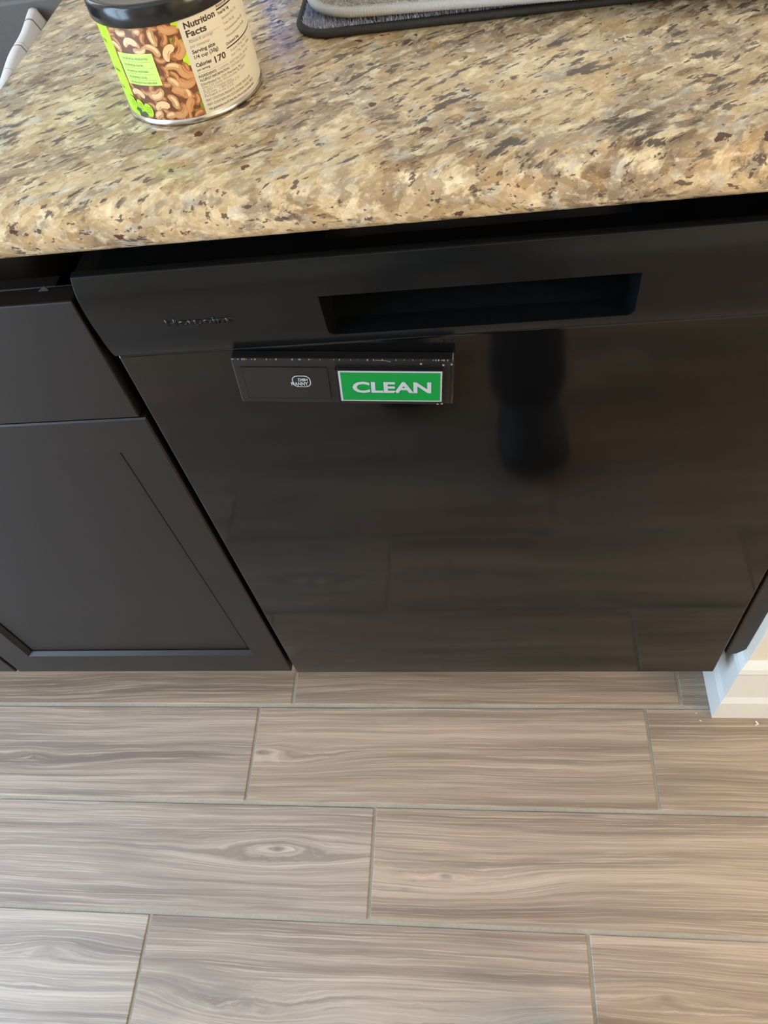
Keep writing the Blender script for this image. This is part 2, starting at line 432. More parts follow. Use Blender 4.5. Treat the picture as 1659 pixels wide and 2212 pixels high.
def struct(name, bm, mat, **k): return tag(link(name, bm, mat, **k), kind='structure')
def wall_with_hole(axis, pos, th, a0, a1, h):
    """wall slab along x (axis 'y') or y (axis 'x') with a rectangular opening h = (u0,u1,z0,z1)"""
    bm = bmesh.new(); u0, u1, z0, z1 = h
    for (p, q, r, s_) in ((a0, u0, 0, RZ), (u1, a1, 0, RZ), (u0, u1, 0, z0), (u0, u1, z1, RZ)):
        if q - p < 1e-4 or s_ - r < 1e-4: continue
        if axis == 'y': box(bm, p, q, min(pos, pos + th), max(pos, pos + th), r, s_)
        else: box(bm, min(pos, pos + th), max(pos, pos + th), p, q, r, s_)
    return bm
WS = (-1.44, -.74, 1.12, 2.05)          # window over the sink (x0,x1,z0,z1)
WP = (-1.70, -.12, .06, 2.30)            # glazed patio door in the left wall (y0,y1,z0,z1)
WR = (-2.6, -.9, .5, 2.1)               # added fill window in the right wall (y0,y1,z0,z1)
struct('wall_back', wall_with_hole('y', RY1, .12, RX0, RX1, WS), M['wall'])
struct('wall_left', wall_with_hole('x', RX0, -.12, RY0, RY1, WP), M['wall'])
struct('wall_right', wall_with_hole('x', RX1, .12, RY0, RY1, WR), M['wall'])
struct('wall_front', bx(RX0, RX1, RY0 - .12, RY0, 0, RZ), M['wall'])
struct('ceiling', bx(RX0, RX1, RY0, RY1, RZ, RZ + .1), M['ceil'])
# windows: frame, sash bars and bright panes
wd = thing('window_1', None, None); wd['kind'] = 'structure'
fb = bmesh.new(); x0, x1, z0, z1 = WS
for a in ((x0, x1, z0, z0 + .05), (x0, x1, z1 - .05, z1), (x0, x0 + .05, z0 + .051, z1 - .051), (x1 - .05, x1, z0 + .051, z1 - .051), ((x0 + x1) / 2 - .03, (x0 + x1) / 2 + .03, z0 + .051, z1 - .051)):
    box(fb, a[0], a[1], RY1 + .03, RY1 + .08, a[2], a[3], bev=.004)
link('window_frame', fb, M['trim'], wd)
for a, b in ((x0 + .05, (x0 + x1) / 2 - .03), ((x0 + x1) / 2 + .03, x1 - .05)):
    link('pane', bx(a, b, RY1 + .05, RY1 + .056, z0 + .05, z1 - .05), M['sky_glow'], wd)
wd = thing('door_1', None, None); wd['kind'] = 'structure'
fb = bmesh.new(); y0, y1, z0, z1 = WP
for a in ((y0, y1, z0, z0 + .07), (y0, y1, z1 - .07, z1), (y0, y0 + .07, z0 + .071, z1 - .071), (y1 - .07, y1, z0 + .071, z1 - .071), ((y0 + y1) / 2 - .05, (y0 + y1) / 2 + .05, z0 + .071, z1 - .071)):
    box(fb, RX0 - .09, RX0 - .03, a[0], a[1], a[2], a[3], bev=.004)
link('door_frame', fb, M['trim'], wd)
for a, b in ((y0 + .07, (y0 + y1) / 2 - .05), ((y0 + y1) / 2 + .05, y1 - .07)):
    link('pane', bx(RX0 - .063, RX0 - .057, a, b, z0 + .07, z1 - .07), M['patio_glow'], wd)
wd = thing('fill_window', None, None); wd['kind'] = 'structure'  # added out of view as a broad warm source for the front-facing surfaces
fb = bmesh.new(); y0, y1, z0, z1 = WR
for a in ((y0, y1, z0, z0 + .05), (y0, y1, z1 - .05, z1), (y0, y0 + .05, z0 + .051, z1 - .051), (y1 - .05, y1, z0 + .051, z1 - .051), ((y0 + y1) / 2 - .03, (y0 + y1) / 2 + .03, z0 + .051, z1 - .051)):
    box(fb, RX1 + .03, RX1 + .08, a[0], a[1], a[2], a[3], bev=.004)
link('window_frame', fb, M['trim'], wd)  # frame of the added fill window
for a, b in ((y0 + .05, (y0 + y1) / 2 - .03), ((y0 + y1) / 2 + .03, y1 - .05)):
    link('pane', bx(RX1 + .05, RX1 + .056, a, b, z0 + .05, z1 - .05), M['warm_glow'], wd)  # glowing pane of the added fill window
# half-wall that ends beside the dishwasher, with its baseboard
struct('wall_peninsula', bx(.632, .80, -.011, RY1, 0, .8755, bev=.002), M['wall'])
prof = [(.0, .0), (.0125, .0), (.0125, .058), (.0085, .070), (.0080, .072), (.0080, .150), (.0100, .153), (.0112, .160), (.0095, .170), (.004, .178), (.0, .180)]
bb = bmesh.new()
# profile swept round the wall end: back along the left side, the front, then back along the right side
path = [((.632, .09), (-1, 0)), ((.632, -.011), (-1, -1)), ((.80, -.011), (1, -1)), ((.80, .60), (1, 0))]
rings = [[bb.verts.new((px + nx * d, py + ny * d, z)) for d, z in prof] for (px, py), (nx, ny) in path]
for a, b in zip(rings, rings[1:]):
    for i in range(len(prof)):
        j = (i + 1) % len(prof); bb.faces.new((a[i], a[j], b[j], b[i]))
bb.faces.new(rings[0]); bb.faces.new(rings[-1][::-1]); bmesh.ops.recalc_face_normals(bb, faces=bb.faces)
struct('baseboard_right', bb, M['trim'])

# ================================================================== COUNTERTOP
nose = [(-.010 - .020 * math.sin(a), .896 + .020 * math.cos(a)) for a in [PI * i / 14 for i in range(15)]]
ct_bm = prism_x(nose + [(RY1, .876), (RY1, .916)], RX0 + .001, .86)
ct = link('countertop', ct_bm, M['granite'])
SX0, SX1, SY0, SY1 = -.80, -.0695, .10, .462
cut = bmesh.new(); box(cut, SX0, SX1, SY0, SY1, .80, 1.0)
es = [e for e in cut.edges if abs(e.verts[0].co.z - e.verts[1].co.z) > .1]
bmesh.ops.bevel(cut, geom=es, offset=.035, segments=6, profile=.5, affect='EDGES')
boolean(ct, cut); bevel_mod(ct, .0025, 2, 50)
for p_ in ct.data.polygons: p_.use_smooth = abs(p_.normal.x) < .3 and p_.center.y < .05 and p_.center.y < -.0
tag(ct, 'speckled tan and brown polished granite countertop with a rounded front edge', 'countertop')

# sink
sk = thing('sink', 'undermount kitchen sink left of the nut can, basin shade put into its colour', 'sink', ((SX0 + SX1) / 2, .28, .70))
kx, ky, kz = sk.location
bm = bmesh.new()
def rrect(x0, x1, y0, y1, r, n=6):
    pts = []
    for cx, cy, a0 in ((x1 - r, y1 - r, 0), (x0 + r, y1 - r, 90), (x0 + r, y0 + r, 180), (x1 - r, y0 + r, 270)):
        for i in range(n + 1):
            a = math.radians(a0 + 90 * i / n); pts.append((cx + r * math.cos(a), cy + r * math.sin(a)))
    return pts
lv = [(-.012, .8745, .04), (.004, .8745, .036), (.006, .868, .036), (.010, .72, .045), (.03, .697, .05)]
rg = []
for ins, z, r in lv:
    rg.append([bm.verts.new((x - kx, y - ky, z - kz)) for x, y in rrect(SX0 + ins, SX1 - ins, SY0 + ins, SY1 - ins, r)])
for a, b in zip(rg, rg[1:]):
    for i in range(len(a)):
        j = (i + 1) % len(a); bm.faces.new((a[i], a[j], b[j], b[i]))
bm.faces.new(rg[-1])
for f in bm.faces: f.normal_flip()
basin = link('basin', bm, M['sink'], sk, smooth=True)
md = basin.modifiers.new('s', 'SOLIDIFY'); md.thickness = .0012; md.offset = -1
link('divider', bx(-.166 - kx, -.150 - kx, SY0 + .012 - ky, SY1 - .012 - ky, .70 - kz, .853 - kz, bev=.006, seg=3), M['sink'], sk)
dr = link('drain', lathe([(.0, .698), (.045, .698), (.045, .7005), (.036, .7005), (.030, .6985), (.0, .6985)], 32, cap=False), M['steel'], sk, loc=(-.45 - kx, .28 - ky, 0 - kz))
# dark pan standing in the left bowl with its pale rim
pn = thing('baking_pan', 'black pan with a thin pale rim standing in the sink', 'pan', (-.36, .33, .70))
bm = bmesh.new(); rg = []
for ins, z in ((.012, .0), (.0, .098), (.001, .101), (.003, .099), (.014, .004)):
    rg.append([bm.verts.new((x, y, z)) for x, y in rrect(-.13 + ins, .13 - ins, -.11 + ins, .11 - ins, .03)])
for a, b in zip(rg, rg[1:]):
    for i in range(len(a)): bm.faces.new((a[i], a[(i + 1) % len(a)], b[(i + 1) % len(a)], b[i]))
bm.faces.new(rg[0][::-1]); bm.faces.new(rg[-1]); bmesh.ops.recalc_face_normals(bm, faces=bm.faces)
link('pan_body', bm, M['black'], pn)
link('pan_rim', sweep([(x, y, .1005) for x, y in rrect(-.1315, .1315, -.1115, .1115, .031)], .0016, 8, True), M['trim'], pn)

# cloth over the sink divider
bm = bmesh.new(); ny, ns = 46, 22; grid = []
rnd = random.Random(3)
for j in range(ny + 1):
    v = j / ny; yy = .20 + v * .249
    row = []
    xr = -.150 - .148 * (yy - .283); zr = .862 + .0012 * math.sin(v * 14)      # the fold line along the divider
    for i in range(ns + 1):
        u = i / ns
        if u < .35: q = 1 - u / .35; x = xr - .004 - .012 * min(1, q * 4) ** .5 - .002 * q; z = zr - .12 * q
        elif u < .5:
            a = (u - .35) / .15; x = xr - .004 + .008 * a; z = zr + .0010 * math.sin(PI * a)
        else:
            q = (u - .5) / .5; x = xr + .004 + .060 * q; z = zr - .010 * min(1, q * 5) - .095 * q
        k = max(0, u - .45) * 2
        x += .0012 * math.sin(yy * 95 + u * 3) * k; z += .0010 * math.sin(yy * 110 + 2 * u) * k
        row.append(bm.verts.new((x + .15, yy - .42 - (.012 * (u - .5)), z - .86)))
    grid.append(row)
for j in range(ny):
    for i in range(ns): bm.faces.new((grid[j][i], grid[j][i + 1], grid[j + 1][i + 1], grid[j + 1][i]))
tw = link('dish_towel', bm, M['towel'], smooth=True, loc=(-.15, .42, .86))
md = tw.modifiers.new('s', 'SOLIDIFY'); md.thickness = .0016; md.offset = 1
tag(tw, 'white dish towel with thin dark stripes hanging in the sink beside the granite edge', 'towel')

# ================================================================== DISHWASHER
dw = thing('dishwasher', 'black built-in dishwasher with glossy door and satin handle panel under the granite', 'dishwasher', (.3015, 0, 0))
def L(x): return x - .3015
PX0, PX1 = .0015, .6035
door = link('door', bx(L(PX0 + .001), L(PX1 - .001), 0.0, .055, .117, .7655, bev=.0022, seg=3), M['gloss'], dw, smooth=False)
pp = [(.0004, .7662), (-.0014, .7668), (-.0036, .7739), (-.0052, .783), (-.0063, .7936), (-.0077, .805), (-.0083, .8164), (-.0079, .826), (-.0063, .8345), (-.0032, .842),
      (-.0008, .8455), (.004, .8462), (.026, .8245), (.075, .8245), (.075, .7662)]
def catmull(P, k=5):
    out = []
    for i in range(len(P) - 1):
        a, b, c_, d_ = P[max(i - 1, 0)], P[i], P[i + 1], P[min(i + 2, len(P) - 1)]
        for j in range(k):
            t_ = j / k
            out.append(tuple(.5 * (2 * b[m] + (c_[m] - a[m]) * t_ + (2 * a[m] - 5 * b[m] + 4 * c_[m] - d_[m]) * t_ ** 2 + (3 * b[m] - a[m] - 3 * c_[m] + d_[m]) * t_ ** 3) for m in (0, 1)))
    return out + [P[-1]]
front = catmull(pp[1:12]); pp = [pp[0]] + front + pp[12:]
def panel_y(z):
    for (ya, za), (yb, zb) in zip(front, front[1:]):
        if za <= z <= zb: return ya + (yb - ya) * (z - za) / max(zb - za, 1e-6)
    return front[-1][0]
pan = link('control_panel', prism_x(pp, L(PX0), L(PX1)), M['satin'], dw)
cp = [(-.05, .7765), (.016, .7765), (.060, .797), (.060, .826), (.0, .8170), (-.05, .8170)]
cutter = prism_x(cp, L(.1835), L(.4110))
es = [e for e in cutter.edges if abs(e.verts[0].co.x - e.verts[1].co.x) < 1e-6 and abs(e.verts[0].co.z - e.verts[1].co.z) < .0001 and e.verts[0].co.z < .78]
bmesh.ops.bevel(cutter, geom=es, offset=.0055, segments=5, profile=.5, affect='EDGES')
boolean(pan, cutter); bevel_mod(pan, .0009, 2, 38)
tub = link('tub', bx(L(.012), L(.592), .080, .62, .09, .842), M['black'], dw)
link('toe_kick', bx(L(.004), L(.600), .068, .078, .002, .112, bev=.001), M['black'], dw)
# embossed maker's lettering on the panel
tm = solid_text(text_mesh('Hotpoint', .0100, bold=.00028, width=.0525), .0008)
for v in tm.verts:
    x, y, z = v.co; zz = .7985 + y; v.co = Vector((L(.0605) + x, panel_y(zz) - z + .0003, zz))
link('brand_lettering', tm, M['emboss'], dw)

# sliding clean/dirty magnet, slightly tilted
T = .0098
mg = thing('clean_dirty_magnet', 'black sliding dishwasher magnet showing a green CLEAN label', 'magnet', (.1865, -.0002, .7315))
mg.rotation_euler = (0, math.radians(5.2), 0)
link('backing_plate', bx(-.0885, .0885, -T, 0, -.0248, .0248, bev=.0012), M['plate'], mg)
ck = link('end_frame', bx(.0845, .0905, -T - .0004, -.001, -.0246, .0246, bev=.0008), M['clear'], mg)
# left face with its small badge
lf = link('dirty_side_label', bx(-.0815, -.012, -T - .0006, -T + .0002, -.0195, .0155, bev=.0003, seg=1), M['slot'], mg)
fr = bmesh.new()
for a in ((-.0820, -.0115, -.0200, -.0194), (-.0820, -.0814, -.0200, .0160), (-.0121, -.0115, -.0200, .0160), (-.0820, -.0115, .0155, .0160)):
    box(fr, a[0], a[1], -T - .0009, -T - .0005, a[2], a[3])
link('label_outline', fr, M['black'], lf)
bd = bmesh.new()
outer = rrect(-.0082, .0072, -.0062, .0068, .0050, 5); inner = rrect(-.0074, .0064, -.0054, .0060, .0043, 5)
vo_ = [bd.verts.new((x, -T - .0009, z)) for x, z in outer]; vi_ = [bd.verts.new((x, -T - .0009, z)) for x, z in inner]
for i in range(len(vo_)):
    j = (i + 1) % len(vo_); bd.faces.new((vo_[i], vo_[j], vi_[j], vi_[i]))
for v in bd.verts: v.co.x -= .0335; v.co.z += .0005
link('badge_outline', bd, M['badge'], lf)
for s_, sz, wd_, px, pz in (('DISH', .0044, .0078, -.0365, .0010), ('NANNY', .0056, .0140, -.0428, -.0040)):
    bm = solid_text(text_mesh(s_, sz, bold=.00012, width=wd_), .0003)
    for v in bm.verts: x, y, z = v.co; v.co = Vector((px + x, -T - .0007 - z, pz + y))
    link('badge_lettering', bm, M['badge'], lf)
# slider window: clear plastic edge, green label, silver border and lettering
sl = link('slider', bx(-.0035, .0815, -T - .0040, -T + .0002, -.0215, .0165, bev=.0005), M['slot'], mg)
link('clear_edge', bx(-.0050, -.0028, -T - .0044, -T, -.0215, .0170, bev=.0004), M['clear'], sl)
link('silver_border', bx(-.0024, .0808, -T - .0044, -T - .0038, -.0178, .0162), M['silver'], sl)
link('green_label', bx(-.0006, .0794, -T - .0047, -T - .0040, -.0164, .0148), M['green'], sl)
bm = bmesh.new(); bm.from_mesh(text_mesh('CLEAN', .0165, bold=.00055, width=.0640))
for v in bm.verts: x, y, z = v.co; v.co = Vector((.0082 + x, -T - .0050 - z, -.0068 + y))
link('clean_lettering', bm, M['silver'], sl)
# dust along the top edge
bm = bmesh.new(); rd = random.Random(5)
for i in range(38):
    x = rd.uniform(-.087, .088); s_ = rd.uniform(.0001, .00035)
    box(bm, x - s_ * rd.uniform(1, 3), x + s_, -T - s_ - .0001, -T + s_, .0242 - s_, .0246 + s_ * 1.4)
for (x, z) in ((.0810, -.0205), (.0775, -.0208), (.0815, .0232), (.0880, .0240), (.0640, .0243)):
    box(bm, x - .0008, x + .0008, -T - .0045, -T - .0036, z - .0005, z + .0006)
tag(link('dust', bm, M['dust'], mg), kind='stuff')
link('lint_thread', sweep([(.028 + .012 * q, -T - .001 - .002 * math.sin(q * 3), .0250 + .0030 * math.sin(q * 2.2) - .004 * q * q) for q in [i / 8 for i in range(9)]], .00018, 6), M['dust'], mg)

# ================================================================== CABINETS
def shaker_door(parent, x0, x1, z0, z1, ox, sl_=.0485, sr=.0435, rb=.058, rt_=.046):
    """framed door with bevelled inner edges and a recessed centre panel"""
    yf, yb, yp = .002, .021, .0105; b = .0085
    bm = bmesh.new()
    def ring(xa, xb, za, zb, y): return [bm.verts.new((xa - ox, y, za)), bm.verts.new((xb - ox, y, za)), bm.verts.new((xb - ox, y, zb)), bm.verts.new((xa - ox, y, zb))]
    e = .0015
    rs = [ring(x0, x1, z0, z1, yb), ring(x0, x1, z0, z1, yf + e), ring(x0 + e, x1 - e, z0 + e, z1 - e, yf),
          ring(x0 + sl_, x1 - sr, z0 + rb, z1 - rt_, yf), ring(x0 + sl_ + .005, x1 - sr - .005, z0 + rb + .0045, z1 - rt_ - .0045, yf + .0065),
          ring(x0 + sl_ + .0055, x1 - sr - .0055, z0 + rb + .005, z1 - rt_ - .005, yf + .0165)]
    for p_, q_ in zip(rs, rs[1:]):
        for i in range(4): bm.faces.new((p_[i], p_[(i + 1) % 4], q_[(i + 1) % 4], q_[i]))
    bm.faces.new(rs[0]); bmesh.ops.recalc_face_normals(bm, faces=bm.faces)
    d = link('door', bm, M['cab'], parent)
    link('door_panel', bx(x0 + sl_ + .0085 - ox, x1 - sr - .0057 - ox, yf + .0065, yf + .0150, z0 + rb + .0085, z1 - rt_ - .0052, bev=.001), M['cab'], d)
    return d
def cabinet(x0, x1, label, n_doors=2):
    ox = (x0 + x1) / 2
    c = thing('base_cabinet', label, 'cabinet', (ox, 0, 0))
    bm = bmesh.new()
    for a in (x0, x1 - .018):
        box(bm, a - ox, a + .018 - ox, .036, .63, .10, .8212); box(bm, a - ox, a + .018 - ox, .12, .63, .82, .875); box(bm, a - ox, a + .018 - ox, .075, .63, .0, .10)
    box(bm, x0 - ox, x1 - ox, .61, .63, .1, .875); box(bm, x0 - ox, x1 - ox, .024, .63, .10, .118)
    link('carcass', bm, M['cab'], c)
    bm = bmesh.new()
    for a in ((x0, x1, .790, .8212), (x0, x1, .668, .70), (x0, x1, .118, .15), (x0, x0 + .03, .118, .8212), (x1 - .03, x1, .118, .8212), (ox - .02, ox + .02, .118, .69)):
        box(bm, a[0] - ox, a[1] - ox, .0225, .036, a[2], a[3], bev=.0008, seg=1)
    link('face_frame', bm, M['cab'], c)
    link('shade_backing', bx(x0 + .002 - ox, x1 - .002 - ox, .12, .138, .80, .872), M['black'], c)  # black board added to stand in for the deep shade under the counter
    link('toe_kick', bx(x0 + .002 - ox, x1 - .002 - ox, .070, .080, .002, .1), M['cab'], c)
    link('drawer_front', bx(x0 + .006 - ox, x1 - .0085 - ox, .002, .0215, .6895, .8215, bev=.0015), M['cab'], c)
    n = n_doors; wd_ = (x1 - x0 - .006 - .005 * (n - 1) ) / n
    for i in range(n):
        a = x0 + .002 + i * (wd_ + .005)
        d = shaker_door(c, a, a + wd_, .118, .6875, ox)
    return c
cabinet(-.908, -.0015, 'dark brown sink cabinet with framed doors left of the dishwasher')
cabinet(-1.49, -.914, 'dark brown cabinet at the far left, next to the patio door')
# small grey scrap lying on the cabinet rail
bm = bmesh.new(); vs_ = [bm.verts.new(p_) for p_ in ((-.0050, 0, 0), (.0045, 0, 0), (.002, .001, .0038))]
f = bm.faces.new(vs_); r = bmesh.ops.extrude_face_region(bm, geom=[f])
for g in r['geom']:
    if isinstance(g, bmesh.types.BMVert): g.co.y += .0008
sc = link('paper_scrap', bm, M['scrap'], loc=(-.0385, .0170, .8216)); tag(sc, 'tiny grey triangular scrap on top of the left drawer front', 'scrap')
# dark filler strip between the dishwasher and the half-wall
fl = link('filler_strip', bx(.6075, .6315, .004, .05, .166, .872, bev=.003, seg=2), M['filler']); tag(fl, 'dark brown filler strip in the gap right of the dishwasher', 'trim')

# ================================================================== NUT CAN
CX, CY, CZ, CR = .1015, .1075, .9162, .0485
can = thing('cashew_can', 'round cashew can with black plastic lid, lime green label and nutrition panel', 'can', (CX, CY, CZ))
link('can_body', lathe([(CR - .003, .0012), (CR - .001, .0005), (CR + .0006, .0004), (CR + .0011, .0018), (CR + .0006, .0034), (CR - .0003, .0040), (CR - .0003, .0660), (CR - .002, .067)], 128), M['tin'], can, smooth=True)
link('lid', lathe([(CR + .0004, .0630), (CR + .0016, .0626), (CR + .0022, .0634), (CR + .0020, .0725), (CR + .0012, .0745), (CR - .0006, .0753), (CR - .0022, .0749), (CR - .0034, .0738), (CR - .0060, .0732), (CR - .030, .0731), (.001, .0731)], 128), M['lid'], can, smooth=True)
def cyl_pt(deg, z, r): a = math.radians(deg); return Vector((r * math.sin(a), -r * math.cos(a), z / 1000))
def patch(name, a0, a1, z0, z1, mat, r, parent, n=None, slant=0.0):
    bm = bmesh.new(); n = n or max(2, int(abs(a1 - a0) / 2.5)); A = []
    for i in range(n + 1):
        a = a0 + (a1 - a0) * i / n; A.append((bm.verts.new(cyl_pt(a, z0 + slant * i / n, r)), bm.verts.new(cyl_pt(a, z1 + slant * i / n, r))))
    for p_, q_ in zip(A, A[1:]): bm.faces.new((p_[0], q_[0], q_[1], p_[1]))
    return link(name, bm, mat, parent, smooth=True)
DEG = CR * PI / 180 * 1000      # millimetres of arc per degree
lab = patch('label', -150, 22, 4.2, 64.5, M['lime'], CR + .00002, can, 80)
nutp = patch('nut_picture', -39.5, 22, 4.2, 64.5, M['nutbg'], CR + .00006, can, 30)
cream = patch('nutrition_panel', 22, 150, 4.2, 64.5, M['cream'], CR + .00006, can, 60)
# lime background peeking out along the right edge of the picture
for (a, z, w_, h_) in ((19.5, 60.5, 5, 5), (21, 48, 3, 8), (20, 40, 5, 8), (21, 14, 3, 11), (18, 6.5, 8, 5), (14.5, 51, 3.5, 6), (18.5, 33.5, 3, 2)):
    patch('lime_gap', a - w_ / 2, min(22, a + w_ / 2), max(4.3, z - h_ / 2), min(62, z + h_ / 2), M['limedark'] if w_ < 3.6 or z < 7 else M['lime'], CR + .00008, nutp)
def nut(bms, a, z, R, th, rot, span, lay):
    """printed cashew: a curved tapering shape in label space (degrees, mm); centre, bend radius, half thickness, direction and arc span"""
    n = 12
    for k, (bm, sc_, off) in enumerate(zip(bms, (1.0, .84, .40), (0, .12, .34))):
        prev = None
        for i in range(n + 1):
            t_ = i / n; q = rot + (t_ - .5) * span * (1 if k < 2 else .66)
            hw = th * sc_ * (math.sqrt(max(0, 1 - (2 * t_ - 1) ** 4)) * (.86 + .14 * math.cos(3 * t_)) + .02)
            rc = R + off * th * .6
            ring = []
            for s_ in (-1, -.33, .33, 1):
                rr_ = rc + s_ * hw
                u = a * DEG + rr_ * math.cos(q) - R * math.cos(rot) * .72 ; v = z + rr_ * math.sin(q) - R * math.sin(rot) * .72
                if k == 2: v += .15
                u = min(max(u / DEG, -39.5), 22); v = min(max(v, 4.3), 64.4)
                ring.append(bm.verts.new(cyl_pt(u, v, CR + .00010 + lay * .0000032 + k * .000001)))
            if prev:
                for m in range(3): bm.faces.new((prev[m], ring[m], ring[m + 1], prev[m + 1]))
            prev = ring
rn = random.Random(11)
NUTS = []
for a in range(-40, 24, 8):            # filler nuts first
    for z in range(5, 64, 8):
        NUTS.append((a + rn.uniform(-3, 3), z + rn.uniform(-3, 3), rn.uniform(3.0, 4.2), rn.uniform(2.0, 2.6), rn.uniform(0, 6.28), rn.uniform(2.0, 3.0), 0))
D = math.radians
NUTS += [(-20, 53.5, 4.2, 2.6, D(95), 2.9, 2), (-13, 49.5, 4.6, 2.3, D(-80), 2.4, 1), (-3, 48.5, 5.5, 2.5, D(50), 2.2, 1), (-10, 59, 2.2, 2.4, D(90), 1.8, 1), (3, 56, 9, 2.5, D(185), 1.2, 1),
         (14, 60, 5.5, 3.2, D(-110), 2.3, 3), (9, 45.8, 4.6, 3.0, D(140), 2.6, 2), (17.5, 46.5, 5.0, 3.1, D(-25), 2.6, 3), (8.5, 36.3, 6.0, 2.6, D(75), 1.9, 1), (17.5, 33, 5.6, 3.4, D(-130), 2.6, 3),
         (15, 27, 5.2, 3.3, D(-100), 2.7, 3), (3.6, 27, 7, 2.9, D(40), 1.3, 1), (7, 19.5, 9.5, 3.2, D(60), 1.35, 3), (-12.5, 22.5, 5.6, 3.9, D(-75), 2.4, 1), (3.5, 9, 4.8, 2.9, D(-60), 2.9, 3),
         (13, 12, 5, 3.0, D(150), 2.0, 3), (-31, 21, 4.8, 2.5, D(80), 2.6, 2), (-11, 13, 5.5, 3.0, D(100), 2.2, 2), (-16, 6.5, 5.5, 3.0, D(120), 1.5, 1), (-36, 50, 4.5, 2.6, D(60), 2.2, 1), (-1, 16, 5.2, 2.7, D(20), 2.0, 1),
         (-6, 6.5, 4.2, 2.6, D(100), 1.8, 1), (12, 20, 3.6, 2.6, D(10), 1.8, 1), (-25, 60.5, 5.5, 2.4, D(-90), 1.6, 1)]
for idx, (a, z, R, th, rot, span, tone) in enumerate(NUTS):
    if idx < 64: 
        if idx == 0: filler = [bmesh.new(), bmesh.new(), bmesh.new()]
        nut(filler, a, z, R, th, rot, span, idx * .2)
        if idx == 63:
            for bm, m in zip(filler, ('nutbg', 'nut_dark', 'nut_mid2')): tag(link('printed_nuts', bm, M[m], nutp), kind='stuff')
        continue
    bms = [bmesh.new() for _ in range(3)]
    nut(bms, a, z, R, th, rot, span, idx - 45)
    mm = {0: ('nutbg', 'nut_dark', 'nut_mid2'), 1: ('nut_dark', 'nut_mid', 'nut_lite'), 2: ('nut_dark', 'nut_lite', 'nut_lite'), 3: ('nut_dark', 'nut_mid2', 'nut_mid')}[tone]
    big = bmesh.new(); me = bpy.data.meshes.new('printed_nut'); verts = []; faces = []; mi = []
    for k, bm in enumerate(bms):
        bm.verts.index_update(); o_ = len(verts)
        verts += [v.co[:] for v in bm.verts]; faces += [[v.index + o_ for v in f.verts] for f in bm.faces]; mi += [k] * len(bm.faces); bm.free()
    big.free(); me.from_pydata(verts, [], faces); me.polygons.foreach_set('material_index', mi)
    link_me('printed_nut', me, [M[q] for q in mm], nutp, smooth=True)
# lime claims box with its ticked list
LAYR = CR + .00042
gb = patch('claims_box', -36.8, -4.0, 27.4, 47.2, M['lime2'], LAYR, can, 14)
def ctext(s, a0, z, size, mat, parent, r, width_deg=None, bold=0.0, name='label_lettering', slant=0.0, sx=1.0):
    me = text_mesh(s, size / 1000, bold=bold / 1000, width=(width_deg * DEG / 1000 if width_deg else None), sx=sx, res=2)
    for v in me.vertices:
        x, y = v.co.x * 1000, v.co.y * 1000
        v.co = cyl_pt(a0 + x / DEG, z + y + slant * x, r)
    return link_me(name, me, mat, parent)
for z, s, wdg in ((43.4, '/  NO ARTIFICIAL PRESERVATIVES', 25.5), (39.4, '/  NO ARTIFICIAL FLAVORS', 19.5), (35.6, '/  NO ARTIFICIAL SWEETENERS', 22.0), (31.8, '/  NO ARTIFICIAL COLORS', 19.0), (28.4, '/  NO HIGH FRUCTOSE CORN SYRUP', 26.0)):
    ctext(s, -34.0, z, 1.75, M['ink3'], gb, LAYR + .00004, wdg, bold=.03)
for z in (42.2, 38.3, 34.5, 30.8): patch('rule', -33.5, -7, z, z + .14, M['ink3'], LAYR + .00003, gb)
# round seals at the lower left
def oval(name, a, z, ra, rz, mat, r, parent, ring=None):
    bm = bmesh.new(); c_ = bm.verts.new(cyl_pt(a, z, r)); p_ = []
    for i in range(24):
        q = 2 * PI * i / 24; p_.append(bm.verts.new(cyl_pt(a + ra * math.cos(q), z + rz * math.sin(q), r)))
    for i in range(24): bm.faces.new((c_, p_[i], p_[(i + 1) % 24]))
    return link(name, bm, mat, parent)
for a, z in ((-25.5, 10.5), (-33.5, 12.2), (-42.5, 13.4)):
    s0 = oval('seal', a, z, 4.6, 4.9, M['ink3'], LAYR + .00002, can); oval('seal_face', a, z, 4.3, 4.6, M['lime'], LAYR + .00005, s0)
    for q, s in ((1.4, 'LAB'), (-.2, 'TESTED'), (-1.8, 'QUALITY')): ctext(s, a - 3, z + q, 1.2, M['ink3'], s0, LAYR + .00009, 6)
for a, z, q in ((-37.5, 9.2, 2), (-31.5, 7.4, 2)):
    oval('seal_leaf', a, z, 3.4, 1.5, M['leaf'], LAYR + .00012, can)
for a, z, w_, s in ((-58, 50, 9, 'SALTED'), (-56, 32, 10, 'CASHEWS'), (-57, 20, 7, 'NET WT')): ctext(s, a, z, 2.4, M['ink3'], lab, CR + .00008, w_, bold=.1)
# nutrition panel
RT = CR + .00012
ctext('Nutrition', 25.6, 56.6, 5.2, M['ink'], cream, RT, 26.8, bold=.17)
ctext('Facts', 25.6, 51.7, 5.3, M['ink'], cream, RT, 16.8, bold=.17)
ctext('About 8 servings', 25.8, 48.2, 2.7, M['ink2'], cream, RT, 20.5)
ctext('per container', 25.8, 45.2, 2.7, M['ink2'], cream, RT, 16.5)
ctext('Serving size', 25.9, 41.7, 3.1, M['ink'], cream, RT, 19.6, bold=.09)
ctext('1/4 cup (30g)', 26.3, 38.5, 3.1, M['ink'], cream, RT, 20.8, bold=.07)
ctext('Calories', 25.6, 33.6, 3.3, M['ink'], cream, RT, 13.0, bold=.11)
ctext('per serving', 25.6, 31.2, 1.9, M['ink'], cream, RT, 10.5, bold=.05)
ctext('170', 41.4, 32.1, 5.2, M['ink'], cream, RT, 10.6, bold=.16)
